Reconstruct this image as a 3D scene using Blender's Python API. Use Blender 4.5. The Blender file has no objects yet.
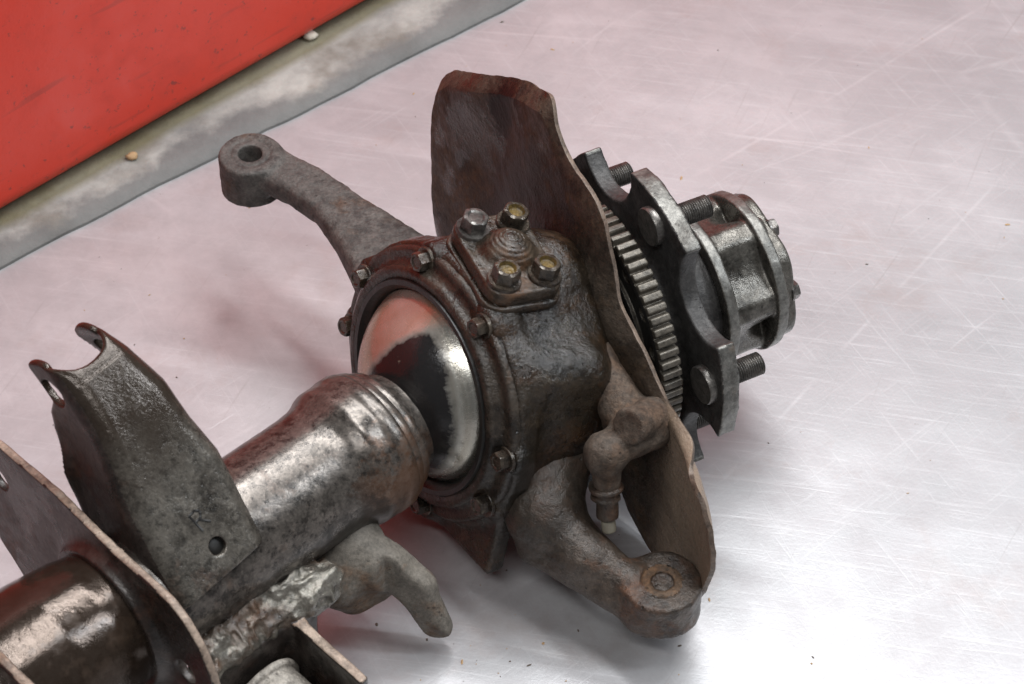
import bpy, math, random
import numpy as np
from mathutils import Matrix, Vector

K = 0.55                      # model units (u) to metres: all shapes are laid out in u
S2 = 2 ** -.5
sc = bpy.context.scene

# ---------------------------------------------------------------- camera, world, lights
cam_d = bpy.data.cameras.new('camera'); cam = bpy.data.objects.new('camera', cam_d)
sc.collection.objects.link(cam); sc.camera = cam
cam_d.sensor_width = 36; cam_d.lens = 36 * 2630 / 1024
cam_d.clip_start = .05; cam_d.clip_end = 50
cam.location = Vector((0, -2.63 * S2, .12 + 2.63 * S2)) * K
cam.rotation_euler = (math.radians(45), 0, 0)
cam_d.dof.use_dof = True
cam_d.dof.focus_distance = 2.58 * K
cam_d.dof.aperture_fstop = 18

w = bpy.data.worlds.new('World'); sc.world = w; w.use_nodes = True
bg = w.node_tree.nodes['Background']
bg.inputs[0].default_value = (.93, .96, 1, 1); bg.inputs[1].default_value = .12

def area(name, loc, target, sx, sy, watts, col):
    d = bpy.data.lights.new(name, 'AREA'); d.shape = 'RECTANGLE'
    d.size = sx * K; d.size_y = sy * K; d.energy = watts; d.color = col
    o = bpy.data.objects.new(name, d); sc.collection.objects.link(o)
    o.location = Vector(loc) * K
    o.rotation_euler = (Vector(target) - Vector(loc)).to_track_quat('-Z', 'Y').to_euler()
    return o
area('ceiling_lamp', (.7, 1.3, 3.2), (.2, .1, 0), 2.4, .3, 21, (.96, .98, 1))
area('ceiling_lamp', (.5, .2, 3.5), (.1, -.1, 0), 2.4, .3, 19, (.96, .98, 1))
area('ceiling_lamp', (-.6, -1.9, 3.2), (0, -.1, 0), 2.6, .35, 13, (.98, .99, 1))
area('side_lamp', (2.4, -.4, 2.6), (0, -.1, .1), .25, 1.5, 12, (.86, .93, 1))
sc.view_settings.view_transform = 'Standard'; sc.view_settings.look = 'None'
sc.view_settings.exposure = .24; sc.view_settings.gamma = 1
sc.cycles.use_denoising = True
sc.cycles.max_bounces = 8

# ---------------------------------------------------------------- maths
def nz(v): v = np.array(v, float); return v / np.linalg.norm(v)
BC = np.array([-.0404, -.0908, .17])          # centre of the swivel ball
HX = nz((.88, .475, -.01))                    # wheel axis
NF = nz((.80, .56, -.22))                     # normal of the seal flange
KP = nz((.23, .02, .97))                      # kingpin axis
TX = nz((.721, .693, 0))                      # axle tube axis
PX = np.array([-TX[1], TX[0], 0.])            # level, across the tube
ZX = np.array([0, 0, 1.])
S0 = BC - .045 * NF
def frame(o, z, xhint=None, y=None):
    z = nz(z)
    if y is not None:
        x = nz(np.cross(y, z))
    else:
        xh = np.array(xhint if xhint is not None else (1, 0, 0), float)
        x = nz(xh - z * (xh @ z))
    yy = np.cross(z, x)
    return np.array(o, float), np.stack([x, yy, z])         # rows are axes
def to_world(fr, v): return fr[0] + v @ fr[1]
def lframe(o, z):                              # across, up, along: faces are turned round when meshing
    x = nz(np.cross(z, ZX)); return np.array(o, float), np.stack([x, np.cross(x, z), z])
HUB = lframe(BC, HX)
FLG = lframe(S0, NF)
W0 = (np.zeros(3), np.eye(3))

rng = np.random.default_rng(7)
LAT = rng.random((32, 32, 32)).astype(np.float32) * 2 - 1
def noise(p, s):
    q = p * s; i = np.floor(q).astype(int); f = (q - i).astype(np.float32); f = f * f * (3 - 2 * f)
    i0 = i & 31; i1 = (i + 1) & 31
    X0, Y0, Z0 = i0.T; X1, Y1, Z1 = i1.T; fx, fy, fz = f.T
    a = LAT[X0, Y0, Z0] * (1 - fx) + LAT[X1, Y0, Z0] * fx
    b = LAT[X0, Y1, Z0] * (1 - fx) + LAT[X1, Y1, Z0] * fx
    c = LAT[X0, Y0, Z1] * (1 - fx) + LAT[X1, Y0, Z1] * fx
    d = LAT[X0, Y1, Z1] * (1 - fx) + LAT[X1, Y1, Z1] * fx
    return (a * (1 - fy) + b * fy) * (1 - fz) + (c * (1 - fy) + d * fy) * fz
def fbm(p, s, o=3):
    r = 0
    for k in range(o): r = r + noise(p + 3.7 * k, s * 2 ** k) * .5 ** k
    return r

# signed distance shapes; p is (N,3)
def ln(v): return np.sqrt((v * v).sum(-1))
def sphere(p, c, r): return ln(p - c) - r
def cyl(p, a, b, r, rd=.003):
    a = np.array(a, float); b = np.array(b, float); ax = b - a; L = np.linalg.norm(ax); ax /= L
    q = p - a; h = q @ ax; rad = ln(q - h[:, None] * ax)
    dx = rad - (r - rd); dy = np.abs(h - L / 2) - (L / 2 - rd)
    return np.minimum(np.maximum(dx, dy), 0) + np.sqrt(np.maximum(dx, 0) ** 2 + np.maximum(dy, 0) ** 2) - rd
def cone(p, a, b, ra, rb):
    a = np.array(a, float); b = np.array(b, float); ab = b - a
    h = np.clip(((p - a) @ ab) / (ab @ ab), 0, 1)
    return ln(p - a - h[:, None] * ab) - (ra + (rb - ra) * h)
def box(p, fr, half, rd=.004):
    q = np.abs((p - fr[0]) @ fr[1].T) - (np.array(half) - rd)
    return ln(np.maximum(q, 0)) + np.minimum(q.max(-1), 0) - rd
def smin(a, b, k):
    h = np.maximum(k - np.abs(a - b), 0) / k
    return np.minimum(a, b) - h * h * k * .25
def smax(a, b, k): return -smin(-a, -b, k)
def poly2(x, y, pts):
    pts = np.array(pts, float); n = len(pts); d = np.full(x.shape, 1e9); s = np.zeros(x.shape, bool)
    for i in range(n):
        a, b = pts[i], pts[(i + 1) % n]; e = b - a
        h = np.clip(((x - a[0]) * e[0] + (y - a[1]) * e[1]) / (e @ e), 0, 1)
        d = np.minimum(d, (x - a[0] - h * e[0]) ** 2 + (y - a[1] - h * e[1]) ** 2)
        c = ((a[1] > y) != (b[1] > y)) & (x < (b[0] - a[0]) * (y - a[1]) / ((b[1] - a[1]) or 1e-9) + a[0])
        s ^= c
    d = np.sqrt(d); return np.where(s, -d, d)
def slab(d2, z, z0, z1, rd=.002):
    dz = np.abs(z - (z0 + z1) / 2) - ((z1 - z0) / 2 - rd); d2 = d2 + rd
    return np.minimum(np.maximum(d2, dz), 0) + np.sqrt(np.maximum(d2, 0) ** 2 + np.maximum(dz, 0) ** 2) - rd

def nets(f, lo, hi, vox):
    """surface of the zero level of f inside a box: (verts, quads)"""
    lo = np.array(lo, float); hi = np.array(hi, float)
    n = np.ceil((hi - lo) / vox).astype(int) + 1
    ax = [lo[i] + np.arange(n[i]) * vox for i in range(3)]
    V = np.empty(tuple(n), np.float32)
    for i0 in range(0, n[0], 24):
        g = np.stack(np.meshgrid(ax[0][i0:i0 + 24], ax[1], ax[2], indexing='ij'), -1)
        V[i0:i0 + 24] = f(g.reshape(-1, 3)).reshape(g.shape[:3])
    V[0] = V[-1] = 1; V[:, 0] = V[:, -1] = 1; V[:, :, 0] = V[:, :, -1] = 1
    V[V == 0] = 1e-9
    ins = V < 0
    m = n - 1; cnt = np.zeros(tuple(m), np.int32); acc = np.zeros(tuple(m) + (3,), np.float32)
    quads = []; edges = []
    for a in range(3):
        sl0 = [slice(None)] * 3; sl1 = [slice(None)] * 3; sl0[a] = slice(0, -1); sl1[a] = slice(1, None)
        A = V[tuple(sl0)]; B = V[tuple(sl1)]
        E = np.argwhere((A < 0) != (B < 0))
        va = A[tuple(E.T)]; vb = B[tuple(E.T)]
        pos = E.astype(np.float32); pos[:, a] += va / (va - vb)
        b, c = (a + 1) % 3, (a + 2) % 3
        for db in (0, 1):
            for dc in (0, 1):
                J = E.copy(); J[:, b] -= db; J[:, c] -= dc
                ok = (J >= 0).all(1) & (J < m).all(1)
                np.add.at(cnt, tuple(J[ok].T), 1); np.add.at(acc, tuple(J[ok].T), pos[ok])
        edges.append((a, E, va < 0))
    act = np.argwhere(cnt > 0); idx = np.full(tuple(m), -1, np.int64); idx[tuple(act.T)] = np.arange(len(act))
    verts = lo + acc[tuple(act.T)] / cnt[tuple(act.T)][:, None] * vox
    for a, E, flip in edges:
        b, c = (a + 1) % 3, (a + 2) % 3; Q = []
        for db, dc in ((0, 0), (1, 0), (1, 1), (0, 1)):
            J = E.copy(); J[:, b] -= db; J[:, c] -= dc; Q.append(idx[tuple(J.T)])
        Q = np.stack(Q, 1); Q[~flip] = Q[~flip][:, ::-1]
        quads.append(Q[:, ::-1] if False else Q)
    Q = np.concatenate(quads)
    return verts, Q[:, ::1]

# ---------------------------------------------------------------- object helpers
def mesh(name, v, f, mats, smooth=True, angle=None, fm=None):
    me = bpy.data.meshes.new(name)
    me.from_pydata((np.asarray(v, float) * K).tolist(), [], [list(map(int, q)) for q in f])
    for m in (mats if isinstance(mats, (list, tuple)) else [mats]): me.materials.append(m)
    if fm is not None: me.polygons.foreach_set('material_index', fm)
    if smooth:
        me.polygons.foreach_set('use_smooth', [True] * len(me.polygons))
        if angle: me.set_sharp_from_angle(angle=math.radians(angle))
    me.update(); return me
def obj(name, me, parent=None, label=None, cat=None, group=None, kind=None):
    o = bpy.data.objects.new(name, me); sc.collection.objects.link(o); o.parent = parent
    for k, v in (('label', label), ('category', cat), ('group', group), ('kind', kind)):
        if v: o[k] = v
    return o
def place(o, fr):
    m = Matrix([list(fr[1][:, i]) + [fr[0][i] * K] for i in range(3)] + [[0, 0, 0, 1]]) if False else \
        Matrix(((fr[1][0][0], fr[1][1][0], fr[1][2][0], fr[0][0] * K),
                (fr[1][0][1], fr[1][1][1], fr[1][2][1], fr[0][1] * K),
                (fr[1][0][2], fr[1][1][2], fr[1][2][2], fr[0][2] * K), (0, 0, 0, 1)))
    o.matrix_basis = m; return o
def sdf(name, f, lo, hi, vox, mat, parent, fr=W0, rim=None, **kw):
    v, q = nets(f, lo, hi, vox)
    if np.linalg.det(fr[1]) < 0: q = q[:, ::-1]
    fm = None
    if rim is not None:
        a_, b_, c_ = v[q[:, 0]], v[q[:, 1]], v[q[:, 2]]
        nn = np.cross(b_ - a_, c_ - a_) * (1 if np.linalg.det(fr[1]) > 0 else -1); nn /= np.maximum(ln(nn), 1e-12)[:, None]
        fm = rim(nn, (a_ + c_) / 2).astype(np.int32)
    return obj(name, mesh(name, to_world(fr, v), q, mat, fm=fm), parent, **kw)
def lathe(prof, n=64, nf=None, fr=W0, close=False):
    """prof: list of (radius, z); returns world verts and faces, ends capped when radius is 0"""
    prof = np.array(prof, float); a = np.arange(n) * 2 * math.pi / n
    v = np.stack([np.outer(prof[:, 0], np.cos(a)), np.outer(prof[:, 0], np.sin(a)),
                  np.repeat(prof[:, 1:2], n, 1)], -1).reshape(-1, 3)
    f = []
    m = len(prof)
    for i in range(m if close else m - 1):
        for j in range(n):
            j2 = (j + 1) % n; i2 = (i + 1) % m
            f.append((i * n + j, i * n + j2, i2 * n + j2, i2 * n + j))
    if not close:
        f.append(tuple(range(n - 1, -1, -1))); f.append(tuple(range((m - 1) * n, m * n)))
    if nf is not None: v = nf(v)
    if np.linalg.det(fr[1]) < 0: f = [q[::-1] for q in f]
    return to_world(fr, v), f
def resample(prof, step):
    out = [prof[0]]
    for a, b in zip(prof[:-1], prof[1:]):
        n = max(1, int(math.hypot(b[0] - a[0], b[1] - a[1]) / step))
        out += [(a[0] + (b[0] - a[0]) * k / n, a[1] + (b[1] - a[1]) * k / n) for k in range(1, n + 1)]
    return out

a = math.atan2(.4804, .5702); ED = np.array([math.cos(a), math.sin(a)]); EN = np.array([-ED[1], ED[0]])
E0 = np.array([-.5604, .2314])

# ---------------------------------------------------------------- materials
class NT:
    def __init__(s, name):
        s.m = bpy.data.materials.new(name); s.m.use_nodes = True; s.t = s.m.node_tree
        s.b = s.t.nodes['Principled BSDF']; s.tc = s.t.nodes.new('ShaderNodeTexCoord').outputs['Object']
    def lk(s, v, i):
        if hasattr(v, 'is_linked'): s.t.links.new(v, i)
        elif hasattr(v, '__len__') and len(v) == 3 and i.type == 'RGBA': i.default_value = (*v, 1)
        else: i.default_value = v
    def n(s, typ, out=0, ins=None, **kw):
        nd = s.t.nodes.new(typ)
        for k, v in kw.items(): setattr(nd, k, v)
        for k, v in (ins or {}).items(): s.lk(v, nd.inputs[k])
        return nd.outputs[out]
    def noise(s, scale, detail=4, rough=.6, vec=None, dist=0, off=None):
        v = vec or s.tc
        if off is not None: v = s.n('ShaderNodeVectorMath', 0, {0: v, 1: (off, off * .7, -off)}, operation='ADD')
        return s.n('ShaderNodeTexNoise', 0, {'Vector': v, 'Scale': scale / K, 'Detail': detail, 'Roughness': rough, 'Distortion': dist})
    def ramp(s, v, a, b, lo=0., hi=1.):
        return s.n('ShaderNodeMapRange', 0, {'Value': v, 'From Min': a, 'From Max': b, 'To Min': lo, 'To Max': hi}, clamp=True)
    def mix(s, f, a, b):
        nd = s.t.nodes.new('ShaderNodeMix'); nd.data_type = 'RGBA'
        s.lk(f, nd.inputs[0]); s.lk(a, nd.inputs[6]); s.lk(b, nd.inputs[7]); return nd.outputs[2]
    def mth(s, op, a, b=0.): return s.n('ShaderNodeMath', 0, {0: a, 1: b}, operation=op)
    def dot(s, v):
        return s.n('ShaderNodeVectorMath', 1, {0: s.tc, 1: tuple(float(x) for x in v)}, operation='DOT_PRODUCT')
    def bump(s, hgt, strength, dist, nrm=None):
        ins = {'Height': hgt, 'Strength': strength, 'Distance': dist * K}
        if nrm is not None: ins['Normal'] = nrm
        return s.n('ShaderNodeBump', 0, ins)
    def done(s, **kw):
        for k, v in kw.items(): s.lk(v, s.b.inputs[k.replace('_', ' ')])
        return s.m

def grimy(name, base, dark, rust, rust_amt=.4, dark_amt=.5, rough=(.3, .6), metal=.3, bump=.5, grain=1., spec=.5, coat=0., edge=None, crust=.5, wet=0., wave=.5):
    m = NT(name)
    big = m.noise(9, 5, .62, off=1.3); mid = m.noise(34, 5, .65, off=5.1); fin = m.noise(160 * grain, 4, .7, off=2.2)
    tint = m.noise(60, 4, .7, off=9)
    c0 = m.mix(m.ramp(tint, .3, .7), tuple(x * .72 for x in base), tuple(min(1, x * 1.3) for x in base))
    fr_ = m.ramp(m.mth('ADD', m.mth('MULTIPLY', big, .6), m.mth('MULTIPLY', mid, .5)), .70 - rust_amt * .32, .80 - rust_amt * .32)
    c1 = m.mix(m.mth('MULTIPLY', fr_, .85), c0, m.mix(m.ramp(fin, .35, .65), tuple(x * .6 for x in rust), rust))
    big2 = m.noise(13, 5, .66, off=17)
    fd = m.ramp(m.mth('ADD', m.mth('MULTIPLY', big2, .6), m.mth('MULTIPLY', mid, .45)), .68 - dark_amt * .32, .78 - dark_amt * .32)
    c2 = m.mix(m.mth('MULTIPLY', fd, .88), c1, dark)
    cr = m.ramp(m.mth('ADD', m.mth('MULTIPLY', m.noise(95, 6, .75, off=23), .75), m.mth('MULTIPLY', big, .3)), .50, .62)
    c2 = m.mix(m.mth('MULTIPLY', cr, crust), c2, tuple(x * .35 for x in dark))
    lt = m.ramp(m.mth('ADD', m.mth('MULTIPLY', m.noise(120, 5, .75, off=29), .75), m.mth('MULTIPLY', big2, .3)), .56, .66)
    c2 = m.mix(m.mth('MULTIPLY', lt, crust * .45), c2, tuple(min(1, x * 2.1) for x in base))
    pit = m.n('ShaderNodeTexVoronoi', 0, {'Vector': m.tc, 'Scale': 130 / K, 'Randomness': 1.})
    pt = m.mth('MULTIPLY', m.ramp(pit, .22, .14), m.ramp(mid, .5, .6))
    c2 = m.mix(m.mth('MULTIPLY', pt, .6), c2, tuple(x * .4 for x in dark))
    gr = m.noise(330, 3, .75, off=53)
    c2 = m.mix(1., c2, m.mix(m.ramp(gr, .32, .68), (.74, .74, .74), (1.26, 1.25, 1.23)))
    nd_ = c2.node; nd_.blend_type = 'MULTIPLY'; nd_.clamp_result = False
    if edge is not None:
        g = m.t.nodes.new('ShaderNodeNewGeometry')
        pe = m.ramp(m.mth('ADD', g.outputs['Pointiness'], m.mth('MULTIPLY', m.mth('SUBTRACT', fin, .5), .08)), .535, .60)
        c2 = m.mix(m.mth('MULTIPLY', pe, .7), c2, edge)
    r = m.ramp(m.mth('ADD', m.mth('MULTIPLY', mid, .6), m.mth('MULTIPLY', fin, .4)), .35, .65, rough[0], rough[1])
    r = m.mth('SUBTRACT', r, m.mth('MULTIPLY', fd, .08))
    r = m.mth('ADD', r, m.mth('MULTIPLY', fr_, .12))
    wt = m.ramp(m.mth('ADD', m.mth('MULTIPLY', m.noise(11, 4, .6, off=41), .7), m.mth('MULTIPLY', mid, .35)), .60 - wet * .2, .68 - wet * .2)
    wt = m.mth('MULTIPLY', wt, 1. if wet else 0.)
    r = m.mth('SUBTRACT', r, m.mth('MULTIPLY', wt, m.mth('SUBTRACT', r, .13)))
    c2 = m.mix(m.mth('MULTIPLY', wt, .45), c2, dark)
    hgt = m.mth('ADD', m.mth('MULTIPLY', fin, .5), m.mth('MULTIPLY', mid, .3 * wave)); hgt = m.mth('ADD', hgt, m.mth('MULTIPLY', gr, .18)); hgt = m.mth('ADD', hgt, m.mth('MULTIPLY', cr, -.12 * crust)); hgt = m.mth('ADD', hgt, m.mth('MULTIPLY', pt, -.3))
    nb = m.bump(hgt, bump, .006)
    mt = m.mth('MULTIPLY', m.mth('SUBTRACT', 1., fr_), metal)
    return m.done(Base_Color=c2, Roughness=r, Metallic=mt, Normal=nb, Specular_IOR_Level=spec, Coat_Weight=coat, Coat_Roughness=.2)

M = {}
M['knuckle'] = grimy('oily_cast_iron', (.032, .023, .015), (.007, .006, .005), (.10, .046, .018), .48, .5, (.2, .42), .1, .6, spec=.55, wet=.8, wave=.3)
M['retainer'] = grimy('greasy_ring', (.048, .037, .028), (.011, .009, .008), (.13, .065, .03), .45, .55, (.22, .45), .15, .5, wet=.6, wave=.3)
M['armgrey'] = grimy('dry_cast_iron', (.082, .074, .067), (.028, .025, .023), (.14, .068, .035), .36, .38, (.48, .72), .12, .5, spec=.35)
M['lowarm'] = grimy('brown_cast_iron', (.072, .054, .042), (.022, .018, .015), (.14, .058, .026), .5, .42, (.26, .46), .15, .5, wave=.2)
M['tube'] = grimy('worn_tube_steel', (.115, .100, .088), (.022, .019, .017), (.13, .070, .038), .30, .42, (.23, .29), .6, .07, crust=.75, wave=.0)
M['bracket'] = grimy('stamped_steel', (.105, .094, .080), (.028, .024, .020), (.11, .048, .022), .3, .42, (.2, .36), .4, .2, crust=.7, wave=.05, edge=(.17, .085, .045))
def zone(mat, other, axis, at, wd, amt):
    '''one end recoloured: old brown oil; on the shield, dust with painted light'''
    nt = mat.node_tree; b = nt.nodes['Principled BSDF']; m = NT.__new__(NT); m.m = mat; m.t = nt; m.b = b
    m.tc = nt.nodes.new('ShaderNodeTexCoord').outputs['Object']
    d = m.mth('ADD', m.dot(axis), m.mth('MULTIPLY', m.mth('SUBTRACT', m.noise(18, 5, .65, off=3), .5), .08 * K))
    f_ = m.mth('MULTIPLY', m.ramp(d, at * K, (at + wd) * K), amt)
    m.lk(m.mix(f_, b.inputs['Base Color'].links[0].from_socket, other), b.inputs['Base Color'])
    m.lk(m.mth('SUBTRACT', b.inputs['Roughness'].links[0].from_socket, m.mth('MULTIPLY', f_, .14)), b.inputs['Roughness'])
def stain(mat, cen, rad, col, amt, rough=.16, sq=(1, 1, 1)):
    '''a patch of old grease with a ragged outline'''
    nt = mat.node_tree; b = nt.nodes['Principled BSDF']; m = NT.__new__(NT); m.m = mat; m.t = nt; m.b = b
    m.tc = nt.nodes.new('ShaderNodeTexCoord').outputs['Object']
    q = m.n('ShaderNodeVectorMath', 0, {0: m.tc, 1: tuple(float(x) * K for x in cen)}, operation='SUBTRACT')
    q = m.n('ShaderNodeVectorMath', 0, {0: q, 1: tuple(1 / K / rad / x for x in sq)}, operation='MULTIPLY')
    d = m.n('ShaderNodeVectorMath', 1, {0: q}, operation='LENGTH')
    d = m.mth('ADD', d, m.mth('MULTIPLY', m.mth('SUBTRACT', m.noise(34, 7, .78, off=rad * 90), .5), 3.0))
    f_ = m.mth('MULTIPLY', m.ramp(d, 1.15, .65), amt)
    m.lk(m.mix(f_, b.inputs['Base Color'].links[0].from_socket, col), b.inputs['Base Color'])
    ro = b.inputs['Roughness'].links[0].from_socket
    m.lk(m.mth('ADD', ro, m.mth('MULTIPLY', f_, m.mth('SUBTRACT', rough, ro))), b.inputs['Roughness'])
M['plate'] = grimy('dark_plate_steel', (.046, .036, .031), (.014, .012, .011), (.12, .052, .03), .36, .45, (.28, .46), .2, .2, wet=.4, wave=.1)
M['rim'] = grimy('bare_cut_edge', (.27, .205, .16), (.11, .078, .058), (.22, .115, .065), .35, .25, (.4, .6), .25, .3)
M['rim2'] = grimy('worn_sheet_edge', (.15, .11, .085), (.05, .038, .03), (.16, .085, .045), .4, .4, (.4, .6), .2, .3)
M['shield'] = grimy('rusty_sheet', (.062, .046, .034), (.018, .015, .012), (.125, .072, .038), .5, .48, (.45, .7), .05, .55, spec=.3, wet=.25, wave=1.)
M['hub'] = grimy('machined_hub', (.105, .097, .085), (.028, .025, .021), (.16, .085, .042), .2, .42, (.2, .4), .6, .2, edge=(.42, .37, .30))
M['flange'] = grimy('dark_flange', (.055, .052, .050), (.022, .020, .019), (.09, .065, .048), .12, .35, (.4, .6), .4, .3)
M['machined'] = grimy('machined_face', (.155, .15, .138), (.075, .068, .06), (.15, .10, .065), .18, .3, (.32, .48), .6, .15)
M['stud'] = grimy('stud_steel', (.15, .14, .13), (.04, .036, .033), (.16, .09, .05), .15, .35, (.26, .42), .65, .1)
M['bolt'] = grimy('oily_bolt', (.085, .068, .052), (.02, .016, .013), (.14, .062, .028), .38, .45, (.16, .36), .45, .25, coat=.2)
M['cover'] = grimy('rusty_cover', (.050, .036, .025), (.012, .010, .008), (.17, .080, .036), .5, .5, (.24, .45), .12, .4, wet=.5)
M['weld'] = grimy('shiny_weld', (.19, .175, .15), (.026, .021, .017), (.14, .062, .028), .5, .5, (.12, .26), .5, .5, wet=.6, crust=.2)
M['hook'] = grimy('dusty_casting', (.145, .128, .108), (.055, .048, .040), (.16, .095, .058), .42, .3, (.5, .72), .06, .3, spec=.3, crust=.2, wave=.2)
M['elbow'] = grimy('muddy_fitting', (.082, .062, .048), (.03, .024, .02), (.13, .078, .05), .5, .36, (.5, .75), .05, .6, spec=.3)
M['tone'] = grimy('tone_ring_steel', (.105, .092, .075), (.03, .026, .021), (.11, .07, .042), .3, .42, (.35, .5), .45, .15)
def plain(name, c, r, met=0., bump=.2):
    m = NT(name); f = m.noise(120, 4, .7)
    return m.done(Base_Color=m.mix(f, tuple(x * .7 for x in c), tuple(min(1, x * 1.3) for x in c)), Roughness=r, Metallic=met, Normal=m.bump(f, bump, .004))
M['rubber'] = plain('black_seal', (.014, .013, .012), .35)
M['yellow'] = grimy('yellow_mark', (.16, .105, .028), (.025, .02, .014), (.13, .065, .022), .4, .5, (.2, .4), .1, .3)
M['tip'] = plain('pale_tip', (.22, .20, .155), .5)
M['black'] = plain('black_recess', (.012, .011, .010), .6)
M['orange'] = grimy('orange_rust', (.12, .070, .038), (.045, .032, .022), (.20, .092, .038), .5, .42, (.55, .8), .05, .6)
M['mud'] = grimy('mud_bush', (.30, .27, .235), (.13, .11, .09), (.24, .16, .10), .3, .3, (.45, .7), .1, .5)

def ball_mat():
    m = NT('swivel_chrome')
    n1 = m.noise(14, 5, .6); n2 = m.noise(70, 5, .7); fin = m.noise(260, 3, .7)
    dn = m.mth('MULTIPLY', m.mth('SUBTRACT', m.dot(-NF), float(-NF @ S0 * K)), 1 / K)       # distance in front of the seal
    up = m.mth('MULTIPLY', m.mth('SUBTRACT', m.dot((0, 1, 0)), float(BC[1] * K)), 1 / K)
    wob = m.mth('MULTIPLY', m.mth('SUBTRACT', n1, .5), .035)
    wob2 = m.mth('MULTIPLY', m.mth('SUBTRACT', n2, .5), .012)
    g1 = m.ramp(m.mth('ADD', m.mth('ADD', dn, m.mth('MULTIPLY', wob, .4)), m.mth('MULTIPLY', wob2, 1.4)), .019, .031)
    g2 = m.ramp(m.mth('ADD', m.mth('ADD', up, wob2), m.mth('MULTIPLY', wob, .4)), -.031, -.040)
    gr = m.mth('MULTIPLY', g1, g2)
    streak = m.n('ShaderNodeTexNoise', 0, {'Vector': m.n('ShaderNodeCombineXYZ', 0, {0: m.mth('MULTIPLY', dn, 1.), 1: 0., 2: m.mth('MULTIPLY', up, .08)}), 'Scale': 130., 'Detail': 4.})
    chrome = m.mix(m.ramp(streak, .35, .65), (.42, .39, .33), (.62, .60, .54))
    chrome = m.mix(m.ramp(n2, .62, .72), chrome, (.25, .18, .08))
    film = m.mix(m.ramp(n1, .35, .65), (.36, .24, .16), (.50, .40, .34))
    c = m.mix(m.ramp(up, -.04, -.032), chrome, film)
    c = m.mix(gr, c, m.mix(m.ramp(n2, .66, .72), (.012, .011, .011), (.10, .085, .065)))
    r = m.mth('SUBTRACT', m.ramp(fin, .3, .7, .17, .30), m.mth('MULTIPLY', gr, .06))
    gr = m.mth('MULTIPLY', gr, 1.)
    met = m.mth('SUBTRACT', 1., gr)
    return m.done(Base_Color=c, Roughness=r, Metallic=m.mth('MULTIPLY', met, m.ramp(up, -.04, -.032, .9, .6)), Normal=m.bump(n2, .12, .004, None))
M['ball'] = ball_mat()

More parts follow.
